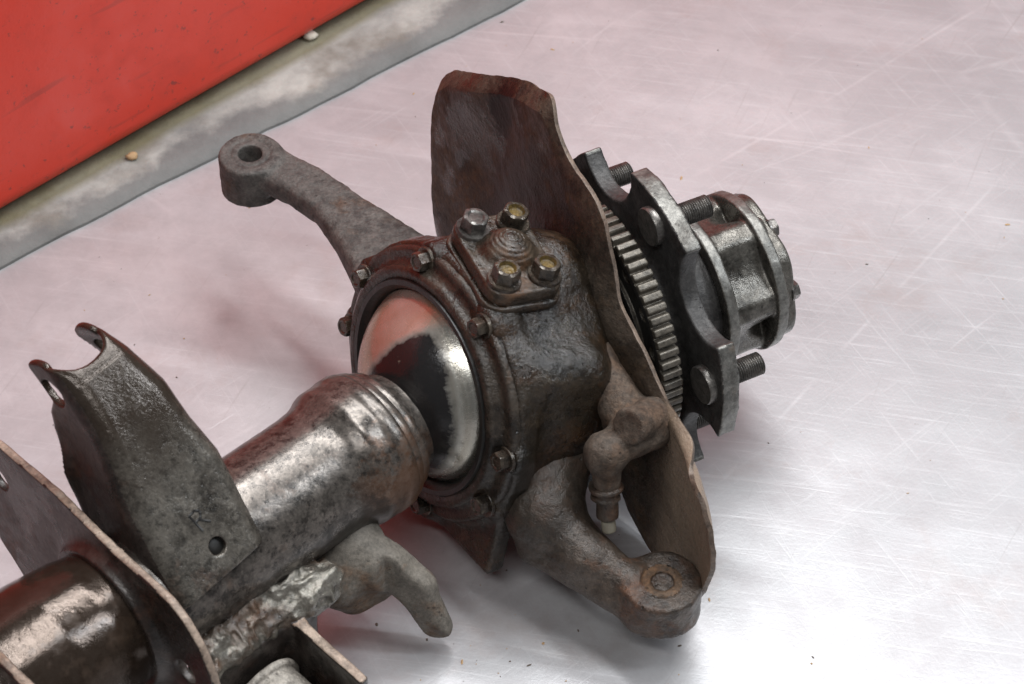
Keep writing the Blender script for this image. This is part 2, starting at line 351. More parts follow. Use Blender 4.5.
def table_mat():
    m = NT('scratched_metal_sheet')
    n1 = m.noise(2.2, 5, .6); n2 = m.noise(14, 6, .7); fin = m.noise(240, 3, .7)
    def scr(ang, sx, sy, seed, lo, hi):
        v = m.n('ShaderNodeVectorRotate', 0, {'Vector': m.tc, 'Angle': ang}, rotation_type='Z_AXIS')
        v = m.n('ShaderNodeVectorMath', 0, {0: v, 1: (sx / K, sy / K, seed)}, operation='MULTIPLY')
        v = m.n('ShaderNodeVectorMath', 0, {0: v, 1: (seed, seed * 2, seed)}, operation='ADD')
        t = m.n('ShaderNodeTexNoise', 0, {'Vector': v, 'Scale': 1., 'Detail': 5., 'Roughness': .6, 'Distortion': .25})
        return m.ramp(t, lo, hi)
    s1 = scr(.12, 2.2, 90, 3.1, .62, .72); s2 = scr(-.5, 1.4, 70, 7.3, .66, .76); s3 = scr(1.25, 1.6, 80, 11.9, .66, .74)
    s4 = scr(.3, 5, 14, 23., .5, .75)
    sm = m.mth('MAXIMUM', m.mth('MAXIMUM', s1, s2), s3)
    def line(ang, scale, seed, wd):
        # sparse long single scratches: cell edges of a stretched voronoi
        v = m.n('ShaderNodeVectorRotate', 0, {'Vector': m.tc, 'Angle': ang}, rotation_type='Z_AXIS')
        v = m.n('ShaderNodeVectorMath', 0, {0: v, 1: (scale / K * .35, scale / K * 1.6, 1)}, operation='MULTIPLY')
        v = m.n('ShaderNodeVectorMath', 0, {0: v, 1: (seed, -seed, 0)}, operation='ADD')
        wv = m.n('ShaderNodeVectorMath', 0, {0: m.n('ShaderNodeTexNoise', 1, {'Vector': v, 'Scale': .8, 'Detail': 2.}), 1: (.15, .15, .15)}, operation='MULTIPLY')
        v = m.n('ShaderNodeVectorMath', 0, {0: v, 1: wv}, operation='ADD')
        d = m.n('ShaderNodeTexVoronoi', 0, {'Vector': v, 'Scale': 1.}, feature='DISTANCE_TO_EDGE')
        return m.ramp(d, wd, wd * .2)
    l1 = line(.25, 2.6, 2., .008); l2 = line(-.9, 2.0, 9., .007)
    brk = m.ramp(m.noise(7, 3, .6, off=31), .48, .6)
    ll = m.mth('MULTIPLY', m.mth('MAXIMUM', l1, l2), brk)
    f1 = scr(.2, 9, 260, 51., .55, .72); f2 = scr(-.75, 8, 240, 57., .58, .74); f3 = scr(1.1, 8, 250, 63., .58, .74)
    fs = m.mth('MAXIMUM', m.mth('MAXIMUM', f1, f2), f3)
    c = m.mix(m.ramp(n1, .35, .65), (.36, .355, .36), (.53, .525, .53))
    c = m.mix(m.mth('MULTIPLY', m.ramp(n2, .36, .62), .55), c, (.33, .31, .315))
    c = m.mix(m.mth('MULTIPLY', s4, .30), c, (.64, .64, .65))
    c = m.mix(m.mth('MULTIPLY', fs, .13), c, (.72, .72, .72))
    c = m.mix(m.mth('MULTIPLY', sm, .14), c, (.78, .78, .78))
    c = m.mix(m.mth('MULTIPLY', ll, .14), c, (.80, .80, .80))
    dk = m.mth('MULTIPLY', m.mth('MAXIMUM', scr(-1.05, 1.8, 60, 41., .66, .74), scr(-1.2, 6, 200, 47., .62, .76)), .38)
    c = m.mix(dk, c, (.30, .28, .27))
    st = m.ramp(m.noise(6, 6, .7, off=77), .56, .70)
    c = m.mix(m.mth('MULTIPLY', st, .30), c, (.33, .24, .21))
    spk = m.ramp(m.noise(150, 3, .6, off=83), .72, .78)
    c = m.mix(m.mth('MULTIPLY', spk, .35), c, (.20, .16, .13))
    r = m.ramp(n2, .3, .7, .30, .44); r = m.mth('ADD', r, m.mth('MULTIPLY', fs, .06))
    hg = m.mth('SUBTRACT', m.mth('MULTIPLY', fin, .3), m.mth('MULTIPLY', m.mth('ADD', sm, fs), .10))
    return m.done(Base_Color=c, Roughness=r, Metallic=.35, Normal=m.bump(hg, .15, .003), Specular_IOR_Level=.5)
M['table'] = table_mat()

def red_mat():
    m = NT('scuffed_red_paint')
    n1 = m.noise(3, 5, .6); n2 = m.noise(22, 5, .7); n3 = m.noise(85, 6, .75, off=6)
    c = m.mix(n1, (.62, .034, .015), (.72, .052, .026))
    v = m.n('ShaderNodeVectorRotate', 0, {'Vector': m.tc, 'Angle': -.79}, rotation_type='Z_AXIS')
    v = m.n('ShaderNodeVectorMath', 0, {0: v, 1: (7 / K, 7 / K, 60 / K)}, operation='MULTIPLY')
    sk = m.ramp(m.n('ShaderNodeTexNoise', 0, {'Vector': v, 'Scale': 1., 'Detail': 4.}), .62, .68)
    chip = m.mth('MAXIMUM', m.mth('MULTIPLY', m.ramp(n3, .60, .65), .75), m.mth('MULTIPLY', sk, .3))
    c = m.mix(m.mth('MULTIPLY', m.ramp(n2, .5, .7), .25), c, (.38, .05, .04))
    c = m.mix(chip, c, (.16, .035, .03))
    return m.done(Base_Color=c, Roughness=m.ramp(n2, .3, .7, .30, .5), Normal=m.bump(n2, .1, .01), Specular_IOR_Level=.5)
M['red'] = red_mat()
def ledge_mat():
    m = NT('stained_concrete')
    n1 = m.noise(6, 6, .65); n2 = m.noise(40, 5, .7); n3 = m.noise(11, 4, .6, off=8)
    c = m.mix(m.ramp(n1, .38, .62), (.17, .17, .16), (.46, .45, .41))
    c = m.mix(m.mth('MULTIPLY', m.ramp(n3, .52, .66), .65), c, (.14, .12, .09))
    c = m.mix(m.mth('MULTIPLY', n2, .4), c, (.22, .215, .20))
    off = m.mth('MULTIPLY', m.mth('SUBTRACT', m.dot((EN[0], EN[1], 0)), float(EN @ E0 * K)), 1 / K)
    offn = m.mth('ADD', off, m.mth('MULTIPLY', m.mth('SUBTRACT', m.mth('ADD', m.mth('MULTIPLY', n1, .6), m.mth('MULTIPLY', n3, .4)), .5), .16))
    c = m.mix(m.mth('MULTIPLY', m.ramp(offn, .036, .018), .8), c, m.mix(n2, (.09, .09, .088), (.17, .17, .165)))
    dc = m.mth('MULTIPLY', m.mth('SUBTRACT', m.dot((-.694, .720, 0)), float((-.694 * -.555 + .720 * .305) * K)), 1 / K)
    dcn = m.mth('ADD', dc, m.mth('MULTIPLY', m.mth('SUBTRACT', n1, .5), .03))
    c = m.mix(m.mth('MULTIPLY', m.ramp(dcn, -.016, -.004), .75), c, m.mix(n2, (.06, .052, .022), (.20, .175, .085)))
    return m.done(Base_Color=c, Roughness=.7, Normal=m.bump(m.mth('ADD', n2, n1), .4, .008), Specular_IOR_Level=.3)
M['ledge'] = ledge_mat()

# ---------------------------------------------------------------- the setting
def sheet(name, pts, z, mat):
    return obj(name, mesh(name, [(x, y, z) for x, y in pts], [range(len(pts))], mat, False), kind='structure')
def q2(along, off): return E0 + ED * along + EN * off
sheet('bench_top', [q2(-3, 0.02), q2(-3, -4), q2(4, -4), q2(4, 0.02)], 0, M['table'])
# the ledge behind the sheet: a low rounded kerb
prof = [(-.002, -.02), (-.002, .004), (.004, .010), (.02, .013), (.09, .013), (.24, .011), (.24, -.02)]
rows = np.linspace(-3, 4, 280); v = []; f = []
for x in rows:
    for (o_, z_) in prof:
        wob = .006 * float(noise(np.array([[x, 0, .3]]), 6)[0]) + .003 * float(noise(np.array([[x, 2, .3]]), 25)[0])
        c = q2(x, o_ + (wob if o_ < .03 else 0)); v.append((c[0], c[1], z_))
n = len(prof)
for i in range(len(rows) - 1):
    for j in range(n - 1): f.append((i * n + j, i * n + j + 1, (i + 1) * n + j + 1, (i + 1) * n + j))
obj('ledge', mesh('ledge', v, f, M['ledge'], True, 40), kind='structure')

# red cabinet: base line and rising face with a rolled foot
cb = math.atan2(.386, .4); CD = np.array([math.cos(cb), math.sin(cb)]); CN = np.array([-CD[1], CD[0]]); C0 = np.array([-.555, .305])
cab = obj('red_cabinet', None, None, 'scuffed red painted metal cabinet standing behind the grey ledge', 'cabinet')
cab.location = Vector((C0[0], C0[1], .011)) * K
def cabpart(name, prof, a0, a1, mat, closed=True):
    v = []; f = []; rows = [a0, a1]; n = len(prof)
    for x in rows:
        for (o_, z_) in prof:
            c = CD * x + CN * o_; v.append((c[0], c[1], z_))
    for j in range(n): f.append((j, n + j, n + (j + 1) % n, (j + 1) % n))
    f.append(tuple(range(n))); f.append(tuple(range(2 * n - 1, n - 1, -1)))
    return obj(name, mesh(name, v, f, mat, True, 35), cab)
pr = [(.03, .004)] + [(.03 - .03 * math.sin(t_), .034 - .03 * math.cos(t_)) for t_ in np.linspace(0, math.pi / 2, 9)] + [(0, .6), (0, 1.02), (.02, 1.05), (.6, 1.05), (.6, .004)]
cabpart('body_panel', pr, -2.2, 3.2, M['red'])
cabpart('plinth', [(.04, .0), (.04, .02), (.5, .02), (.5, 0)], -2.15, 3.15, M['black'])

# ---------------------------------------------------------------- the axle
axle = obj('front_axle', None, None, 'greasy rusted vehicle front axle end with swivel ball, dust shield and wheel hub', 'axle')
axle.location = (0, 0, 0)

# tube
TF = frame(BC, -TX, PX)
prof = [(.0, .085), (.050, .085), (.052, .100), (.056, .108), (.062, .110), (.0635, .114), (.063, .118), (.0665, .120), (.0685, .1225), (.0685, .127), (.0685, .1285), (.0715, .130), (.0725, .133),
        (.0725, .143), (.0718, .1445), (.0716, .150), (.0714, .164), (.0700, .168), (.0665, .175), (.0645, .182), (.0632, .195), (.0628, .21), (.0628, .40),
        (.064, .43), (.070, .46), (.074, .5), (.075, .9), (0, .9)]
def tubenoise(v):
    r = np.maximum(ln(v[:, :2]), 1e-6); d = .00015 * fbm(v, 9, 2) + .00012 * noise(v, 160)
    v = v.copy(); v[:, :2] *= (1 + d / r)[:, None]; return v
zone(M['tube'], (.040, .026, .018), tuple(-TX), float(-TX @ BC) + .40, .03, .9)
stain(M['tube'], BC - TX * .145 - PX * .060 + ZX * .0, .050, (.15, .066, .030), .55, .5)
stain(M['tube'], BC - TX * .135 - PX * .045 - ZX * .03, .034, (.17, .070, .028), .6, .5)
stain(M['tube'], BC - TX * .20 - PX * .05 - ZX * .03, .05, (.020, .017, .015), .8, .35)
v, f = lathe(resample(prof, .004), 120, tubenoise, TF)
obj('axle_tube', mesh('axle_tube', v, f, M['tube'], True, 60), axle, 'worn grey brown steel axle tube with flared end')

# ball
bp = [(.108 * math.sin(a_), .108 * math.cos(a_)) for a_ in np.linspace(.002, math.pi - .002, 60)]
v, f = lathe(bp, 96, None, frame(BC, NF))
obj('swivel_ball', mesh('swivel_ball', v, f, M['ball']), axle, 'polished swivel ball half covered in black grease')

# seal retainer, seal and bolts
def ringnoise(v): return v + np.stack([noise(v, 60), noise(v + 5, 60), noise(v + 9, 60)], 1) * .0007
rp = resample([(.104, .004), (.104, -.012), (.107, -.016), (.114, -.017), (.118, -.015), (.120, -.009), (.124, -.006), (.133, -.006), (.136, -.003), (.136, .004)], .003)
v, f = lathe(rp, 120, ringnoise, FLG, True)
ret = obj('seal_retainer', mesh('seal_retainer', v, f, M['retainer'], True, 50), axle, 'greasy brown ring plate bolted round the swivel ball')
v, f = lathe(resample([(.094, .0), (.0965, -.012), (.101, -.018), (.106, -.018), (.1075, -.014), (.1075, 0)], .003), 120, None, FLG, True)
obj('seal_ring', mesh('seal_ring', v, f, M['rubber'], True, 50), ret)

def hexmesh(name, r, h, mats, dish=.0, washer=1.35):
    n = 48; a_ = np.arange(n) * 2 * math.pi / n
    hx = r * math.cos(math.pi / 6) / np.cos((a_ % (math.pi / 3)) - math.pi / 6)
    rings = [(np.full(n, r * washer), -.25 * h), (np.full(n, r * washer), 0), (np.full(n, r * washer * .97), .06 * h), (hx, .06 * h), (hx, .82 * h), (np.minimum(hx, r * .93), .95 * h),
             (np.full(n, r * .82), h), (np.full(n, r * .62), h), (np.full(n, r * .5), h - dish), (np.full(n, r * .02), h - dish)]
    v = []; f = []; fm = []
    for rr, z_ in rings: v += [(rr[i] * math.cos(a_[i]), rr[i] * math.sin(a_[i]), z_) for i in range(n)]
    for i in range(len(rings) - 1):
        for j in range(n):
            f.append((i * n + j, i * n + (j + 1) % n, (i + 1) * n + (j + 1) % n, (i + 1) * n + j)); fm.append(1 if i >= 7 and len(mats) > 1 else 0)
    f.append(tuple(range(n - 1, -1, -1))); fm.append(0)
    f.append(tuple(range((len(rings) - 1) * n, len(rings) * n))); fm.append(1 if len(mats) > 1 else 0)
    return mesh(name, v, f, mats, True, 28, fm)
BA = (160, 107, 63, 4, -26, -76, -123, -171)
rb = hexmesh('retainer_bolt', .0098, .011, [M['bolt']], .001, 1.3)
for i, d in enumerate((160, 107, 63, 4, -26, -76, -123, -171)):
    A = math.radians(d); o = S0 + FLG[1][0] * .1285 * math.cos(A) + FLG[1][1] * .1285 * math.sin(A) - NF * .0065
    place(obj('bolt', rb, ret), frame(o, -NF, (math.cos(i), .3, math.sin(i))))

# knuckle
e1 = nz(np.array([1, 0, 0]) - KP * KP[0]); e2 = np.cross(KP, e1)
KU = nz(e1 * .038 + e2 * .018); KV = nz(np.cross(KP, KU))
KC = BC + KP * .134                                     # underside of the kingpin cover
KF = (KC, np.stack([KU, KV, KP]))
P2 = HUB[1][0]
def knuckle(p):
    fl = cyl(p, S0 + NF * .002, S0 + NF * .026, .139, .004)
    for d_ in BA:
        c_ = S0 + FLG[1][0] * .1285 * math.cos(math.radians(d_)) + FLG[1][1] * .1285 * math.sin(math.radians(d_))
        fl = smin(fl, cyl(p, c_ - NF * .004, c_ + NF * .024, .0165, .004), .008)
    nn = (p - S0) @ NF
    cup = smax(sphere(p, BC + NF * .015, .132), -(nn - .012), .01)
    d = smin(fl, cup, .02)
    d = smin(d, cyl(p, BC + HX * .03, BC + HX * .098, .088, .012), .03)
    d = smin(d, cyl(p, BC + HX * .09, BC + HX * .17, .07, .004), .01)
    bs = box(p, (KC - KP * .04, KF[1]), (.040, .054, .040), .022)
    d = smin(d, bs, .022)
    # bulging column in front of the spindle and the web above it
    c0 = BC + HX * .050 + P2 * .060
    d = smin(d, box(p, (c0 + P2 * .012 - KP * .004, np.stack([HX, np.cross(KP, HX), KP])), (.046, .048, .100), .030), .022)
    d = smin(d, cone(p, BC + HX * .05 + KP * .10, BC + HX * .075 + P2 * .03 + KP * .03, .048, .055), .03)
    d = smin(d, cyl(p, BC - KP * .06, BC - KP * .142, .058, .012), .03)
    # lower corner of the flange
    d = smin(d, box(p, (S0 + NF * .020 + FLG[1][0] * .075 - FLG[1][1] * .105, FLG[1]), (.05, .045, .011), .006), .012)
    # pocket between the flange and the column
    d = smax(d, -cone(p, BC + HX * .015 + P2 * .155 + ZX * .06, BC + HX * .02 + P2 * .160 - ZX * .05, .022, .022), .02)
    return d - .0008 * fbm(p, 22, 2) - .0010 * np.maximum(noise(p, 95), 0) * np.clip(noise(p + 7, 14) + .4, 0, 1) - .0005 * noise(p, 200)
sdf('steering_knuckle', knuckle, BC + (-.21, -.20, -.165), BC + (.22, .20, .165), .0026, M['knuckle'], axle, label='dark oily cast steering knuckle')

# kingpin cover
def cover(q):
    x, y, z = q.T
    d2 = np.hypot(np.maximum(np.abs(x) - .020, 0), np.maximum(np.abs(y) - .034, 0)) - .020
    g = slab(d2 - .001 + .0012 * noise(q, 60), z, -.001, .0075, .002)
    pl = slab(d2 + .0015, z, .009, .024, .003)
    d = smin(g, pl, .002)
    r = np.hypot(x, y)
    hgt = .024 + .022 * np.clip(1 - (r / .027) ** 2, 0, 1) ** .7 + .0007 * np.sin(r * 1700) * (r < .025)
    dome = np.maximum(r - .0268, (z - hgt) * .6)
    d = smin(d, dome, .006)
    for sx, sy in ((1, 1), (1, -1), (-1, 1), (-1, -1)):
        d = smin(d, cyl(q, (sx * .021, sy * .035, .01), (sx * .021, sy * .035, .0262), .0145, .003), .003)
    return d - .0006 * fbm(q, 60, 2)
cv = sdf('kingpin_cover', cover, (-.05, -.065, -.01), (.05, .065, .056), .0014, M['cover'], axle, KF, label='domed rusty bearing cover plate with four bolts')
by = hexmesh('yellow_bolt', .0132, .015, [M['bolt'], M['yellow']], .0035, 1.22)
bgm = hexmesh('cover_bolt', .0132, .015, [M['stud']], .0012, 1.22)
for i, (sx, sy) in enumerate(((-1, 1), (1, 1), (1, -1), (-1, -1))):
    o = to_world(KF, np.array([sx * .021, sy * .035, .0268 + .001 * (i % 2)]))
    b = place(obj('bolt', bgm if i == 0 else by, cv), frame(o, KP + .02 * np.array([math.sin(i * 2), math.cos(i * 3), 0]), (math.cos(i * .9 + .3), math.sin(i * .9 + .3), 0)))
    b['label'] = 'plain grey hex bolt head' if i == 0 else 'hex bolt head with yellow paint in its dish'

# steering arm, rising back to the left
AB = np.array([-.2715, .206, .0])
def cone2(p, a, b, ra, rb):
    a = np.array(a[:2], float); b = np.array(b[:2], float); ab = b - a; q = p[:, :2] - a
    h = np.clip((q @ ab) / (ab @ ab), 0, 1); return np.sqrt(((q - h[:, None] * ab) ** 2).sum(-1)) - (ra + (rb - ra) * h)
SAP = [(-.262, .234), (-.242, .226), (-.199, .195), (-.145, .143), (-.078, .084), (-.04, .045), (-.05, -.05), (-.13, -.05), (-.148, .005), (-.163, .045), (-.180, .085), (-.203, .125), (-.232, .155), (-.262, .176)]
def sarm(p):
    x, y, z = p.T
    d2 = poly2(x, y, SAP)
    th = .0150 + .006 * np.clip((.10 - y) / .1, 0, 1)
    arm = smax(d2 + .004, np.abs(z - (.188 - th)) - th + .003, .014) - .003
    boss = cyl(p, (AB[0], AB[1], .143), (AB[0], AB[1], .191), .0335, .004)
    d = smin(arm, boss, .006)
    hole = np.hypot(x - AB[0], y - AB[1]) - (.0122 + .05 * np.abs(z - .167) * 0)
    ring = np.maximum(np.abs(np.hypot(x - AB[0], y - AB[1]) - .0205) - .0012, np.abs(z - .191) - .0010)
    d = smax(d, -hole, .002); d = np.maximum(d, -ring)
    return d - .0005 * fbm(p, 30, 2) - .0007 * noise(p, 190) * np.clip(noise(p, 20) + .5, 0, 1)
sdf('steering_arm', sarm, (-.325, -.07, .12), (-.05, .255, .215), .0019, M['armgrey'], axle, label='dry grey steering arm with a round eye at its end')

# lower arm
LB = np.array([.140, -.284, 0])
stain(M['lowarm'], (.02, -.20, .13), .075, (.030, .025, .020), .65, .4)
def larm(p):
    x, y, z = p.T
    d = cone(p, (.035, -.165, .125), (.030, -.212, .107), .042, .033)
    d = smin(d, cone(p, (.030, -.212, .107), (.068, -.250, .086), .033, .024), .02)
    d = smin(d, cone(p, (.068, -.250, .086), (.112, -.277, .075), .024, .020), .015)
    d = smin(d, cone(p, (.022, -.232, .076), (.118, -.296, .062), .017, .0155), .010)
    boss = cyl(p, (LB[0], LB[1], .046), (LB[0], LB[1], .090), .0380, .005)
    d = smin(d, boss, .010)
    r = np.hypot(x - LB[0], y - LB[1])
    d = smax(d, -np.maximum(r - .0195, .0865 - z), .002)
    d = np.minimum(d, np.maximum(np.abs(r - .0150) - .0040, np.abs(z - .0855) - .0045))
    d = smin(d, np.maximum(r - .0125, np.abs(z - .077) - .004), .002)
    return d - .0012 * fbm(p, 35, 3) - .0006 * noise(p, 180)
sdf('tie_rod_arm', larm, (-.12, -.345, .01), (.195, -.06, .19), .0022, [M['lowarm'], M['orange']], axle, rim=lambda n_, c_: (np.abs(np.hypot(c_[:, 0] - LB[0], c_[:, 1] - LB[1]) - .0152) < .0042) & (c_[:, 2] > .07), label='brown cast lower arm with a round boss')

# dust shield
OUT = [(-.295, -.140), (-.312, -.10), (-.314, -.046), (-.316, .02), (-.313, .062), (-.302, .096), (-.272, .128), (-.225, .157), (-.176, .186), (-.125, .215), (-.078, .238),
       (-.062, .231), (-.048, .215), (-.030, .203), (.02, .193), (.036, .183), (.049, .169), (.058, .152), (.064, .137), (.077, .110), (.097, .096), (.12, .082), (.140, .066), (.159, .052), (.187, .046), (.214, .042), (.238, .033),
       (.262, .025), (.278, .008), (.288, -.012), (.291, -.036), (.288, -.058), (.281, -.083), (.270, -.109), (.250, -.137), (.215, -.156), (.18, -.165), (.150, -.165), (.128, -.155), (.118, -.13), (.09, -.10), (0, -.09), (-.1, -.10), (-.2, -.12)]
def shield_mesh():
    o_ = np.array(OUT)
    # even resampling of the outline
    seg = np.roll(o_, -1, 0) - o_; L = np.hypot(*seg.T); cum = np.concatenate([[0], np.cumsum(L)]); N = 360
    s_ = np.linspace(0, cum[-1], N, endpoint=False); k_ = np.searchsorted(cum, s_, 'right') - 1
    pts = o_[k_] + seg[k_] * ((s_ - cum[k_]) / L[k_])[:, None]
    for _ in range(3): pts = (np.roll(pts, 1, 0) + pts * 2 + np.roll(pts, -1, 0)) / 4
    wav = noise(np.concatenate([pts, np.zeros((N, 1))], 1), 90); 
    cen = np.array([-.03, .03]); R = 46; v = []
    for i in range(R):
        u = .12 + .88 * (i / (R - 1)) ** .85
        q = cen + (pts - cen) * (u + (.004 * wav[:, None] if i == R - 1 else 0)); x, y = q.T
        e = ln(pts - q)                                          # distance to the rim, roughly
        ang = np.arctan2(pts[:, 1], pts[:, 0])
        circ = ((ang > 1.85) | (ang < -1.9)).astype(float)
        low = ((ang > -.5) & (ang < .16)).astype(float)
        chord = 1 - np.maximum(circ, low)
        def sm(a_):
            for _ in range(8): a_ = (np.roll(a_, 1) + a_ + np.roll(a_, -1)) / 3
            return a_
        z = .115 + .013 * sm(circ) * np.clip(1 - e / .014, 0, 1) + .005 * sm(chord) * np.clip(1 - e / .022, 0, 1) ** 1.6
        z = z - .016 * sm(low) * np.clip(1 - e / .05, 0, 1) ** 1.6
        # pressed steps: a raised centre and a radial swage in the upper wing
        r = np.hypot(x, y); z = z - .012 / (1 + np.exp((r - .125) / .008))
        t_ = -(x + .20) * .75 + (y - .1) * .66
        z = z + .010 * np.exp(-((x + .175 - .25 * (y - .1)) / .045) ** 2) * (y > 0) * np.clip(y / .05, 0, 1)
        lf = np.clip((-x - .1) / .2, 0, 1); z = z - .0 * lf ** 2
        pp = np.stack([x, y, z], 1); z = z + .0022 * fbm(pp, 14, 2) + .0005 * noise(pp, 90)
        v.append(np.stack([x, y, z], 1))
    v = np.concatenate(v); f = []
    for i in range(R - 1):
        for j in range(N): f.append(((i + 1) * N + j, (i + 1) * N + (j + 1) % N, i * N + (j + 1) % N, i * N + j))
    return to_world(HUB, v), f
def hp(x, y, z): return to_world(HUB, np.array([x, y, z]))
stain(M['shield'], hp(-.06, .10, .11), .085, (.010, .008, .006), .9, .42)
stain(M['shield'], hp(-.165, .165, .115), .055, (.007, .006, .005), 1., .5, (.45, .45, 1))
stain(M['shield'], hp(-.14, .02, .11), .07, (.012, .010, .008), .8, .42)
zone(M['shield'], (.30, .22, .16), tuple(P2), float(P2 @ BC) + .15, .05, .75)  # lower lobe: tan dust, lightened further as light painted into the colour
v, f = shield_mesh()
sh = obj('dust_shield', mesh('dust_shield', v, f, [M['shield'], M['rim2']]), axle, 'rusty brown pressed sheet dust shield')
md = sh.modifiers.new('thickness', 'SOLIDIFY'); md.thickness = .0048 * K; md.offset = 0; md.material_offset_rim = 1
md = sh.modifiers.new('edge', 'BEVEL'); md.width = .0009 * K; md.segments = 2; md.limit_method = 'ANGLE'

# muddy elbow fitting hanging by the shield
E_ = [np.array(q_) for q_ in ((.126, -.186, .196), (.086, -.220, .196), (.0874, -.2218, .160), (.0895, -.2345, .122), (.0925, -.242, .100))]
WB = [BC + HX * .092 + P2 * .045 + ZX * .075, BC + HX * .090 + P2 * .085 + ZX * .055, BC + HX * .090 + P2 * .135 + ZX * .030]
def elbow(p):
    d = cone(p, E_[0], E_[0] + (-.014, -.012, .004), .023, .022)
    d = smin(d, cone(p, E_[0], E_[1], .0165, .0185), .006)
    d = smin(d, cone(p, E_[1], E_[1] + (0, 0, -.006), .0195, .019), .005)
    d = smin(d, cone(p, E_[1], E_[2], .014, .013), .006)
    d = smin(d, cyl(p, E_[0] + (.008, .006, .01), E_[0] + (-.02, -.03, .030), .017, .002), .003)
    d = smin(d, cone(p, BC + HX * .10 + P2 * .10, E_[0], .028, .020), .012)
    d = smin(d, cone(p, WB[0], WB[1], .012, .016), .006); d = smin(d, cone(p, WB[1], WB[2], .016, .022), .006)
    return d - .0012 * fbm(p, 55, 3) - .0012 * np.maximum(noise(p, 110), 0)
el = sdf('hose_elbow', elbow, (.01, -.27, .13), (.19, -.06, .27), .002, M['elbow'], axle, label='mud caked elbow fitting')
def sleeve(p):
    d = np.minimum(cyl(p, E_[2] + (0, 0, .01), E_[3], .0105, .002), cyl(p, E_[2] + (0, -.0005, -.006), E_[2] + (0, -.002, -.011), .0165, .002))
    return np.minimum(d, cyl(p, E_[2] + (0, -.004, -.016), E_[2] + (0, -.0055, -.020), .0145, .002)) - .0006 * noise(p, 120)
sdf('sleeve', sleeve, (.06, -.26, .11), (.115, -.195, .18), .0015, M['lowarm'], el)
sdf('tip', lambda p: cyl(p, E_[3], E_[3] * .35 + E_[4] * .65, .0070, .002), (.07, -.26, .09), (.115, -.22, .13), .0015, M['tip'], el)

# ---- wheel hub
def tone(q):
    x, y, z = q.T; r = np.hypot(x, y); a_ = np.arctan2(y, x)
    tooth = np.clip((np.cos(a_ * 70) + .6) * 3, -1, 1)
    d = np.maximum(np.maximum(r - (.1245 + .0034 * tooth), .080 - r), np.abs(z - .152) - .0105)
    rec = np.maximum(np.abs(r - .1015) - .0135, z - .1465); d = np.maximum(d, -rec)
    s = 2 * math.pi / 16; aa = (a_ + s / 2) % s - s / 2
    d = np.maximum(d, -(np.hypot(r * np.cos(aa) - .103, r * np.sin(aa)) - .0075))
    return d
sdf('tone_ring', tone, (-.135, -.135, .138), (.135, .135, .166), .0013, [M['tone'], M['black']], axle, HUB, lambda n_, c_: (n_[:, 2] < -.5) & (np.hypot(c_[:, 0], c_[:, 1]) < .122), label='toothed sensor ring behind the wheel flange')
SA = [math.radians(151.4 - 72 * i) for i in range(5)]
def flange(q):
    x, y, z = q.T; r = np.hypot(x, y)
    d2 = r - .163
    for a_ in SA:
        m_ = a_ - math.radians(36)
        d2 = smax(d2, -(np.hypot(x - .164 * math.cos(m_), y - .164 * math.sin(m_)) - .047), .002)
    d = slab(d2, z, .184, .2035, .0015)
    # inner face dished round the stud heads
    d = smin(d, np.maximum(r - .088, np.abs(z - .180) - .030), .012)
    d = smin(d, np.maximum(r - .070, np.abs(z - .225) - .025), .010)
    return d - .0007 * fbm(q, 50, 2)
fl = sdf('wheel_flange', flange, (-.17, -.17, .145), (.17, .17, .255), .0021, [M['flange'], M['machined']], axle, HUB, lambda n_, c_: (np.abs(n_[:, 2]) < .4) & (np.hypot(c_[:, 0], c_[:, 1]) > .1595), label='five lobed dark wheel flange')
def studprof():
    pr = [(0, -.028), (.0185, -.028), (.0195, -.0265), (.0195, -.019), (.0115, -.0185), (.0115, .002)]
    z = .002
    while z < .036: pr += [(.0114, z), (.0100, z + .0011), (.0114, z + .0022)]; z += .0024
    return pr + [(.0098, z + .001), (0, z + .0012)]
v, f = lathe(studprof(), 40); sm_ = mesh('wheel_stud', v, f, M['stud'], True, 35)
for a_ in SA:
    o = to_world(HUB, np.array([.135 * math.cos(a_), 0.135 * math.sin(a_), .2045]))
    place(obj('wheel_stud', sm_, fl), frame(o, HX, (math.cos(a_), math.sin(a_), .2)))

HA = [math.radians(75 - 60 * i) for i in range(6)]
def hub(q):
    x, y, z = q.T; r = np.hypot(x, y)
    d = cyl(q, (0, 0, .241), (0, 0, .253), .085, .0015)
    b = np.maximum(r - .0785, np.abs(z - .28) - .035)
    for j_, a_ in enumerate(HA):
        m_ = a_ + math.radians(30)
        b = smax(b, -(np.hypot(x - .150 * math.cos(m_), y - .150 * math.sin(m_)) - .0830), .004)
        if j_ != 1: b = smax(b, -cone(q, (.086 * math.cos(m_), .086 * math.sin(m_), .268), (.070 * math.cos(m_), .070 * math.sin(m_), .310), .012, .020), .004)
    d = smin(d, b, .004)
    d = smin(d, cyl(q, (0, 0, .299), (0, 0, .311), .0825, .0015), .003)
    return d - .0005 * fbm(q, 60, 2)
hb = sdf('hub_body', hub, (-.09, -.09, .235), (.09, .09, .318), .0016, [M['hub'], M['machined']], axle, HUB, lambda n_, c_: (np.abs(n_[:, 2]) < .5) & (np.hypot(c_[:, 0], c_[:, 1]) > .0812), label='bare metal hub barrel with six ribs')
def cap(q):
    x, y, z = q.T; r = np.hypot(x, y); a_ = np.arctan2(y, x)
    d = slab(r - (.0765 - .003 * np.cos(6 * (a_ - HA[0]))), z, .306, .324, .003)
    return smin(d, slab(r - .045, z, .32, .331, .003), .004) - .0004 * fbm(q, 60, 2)
sdf('end_cap', cap, (-.085, -.085, .30), (.085, .085, .335), .0016, M['hub'], hb, HUB)
hm = hexmesh('hub_bolt', .0098, .008, [M['stud']], .001, 1.15)
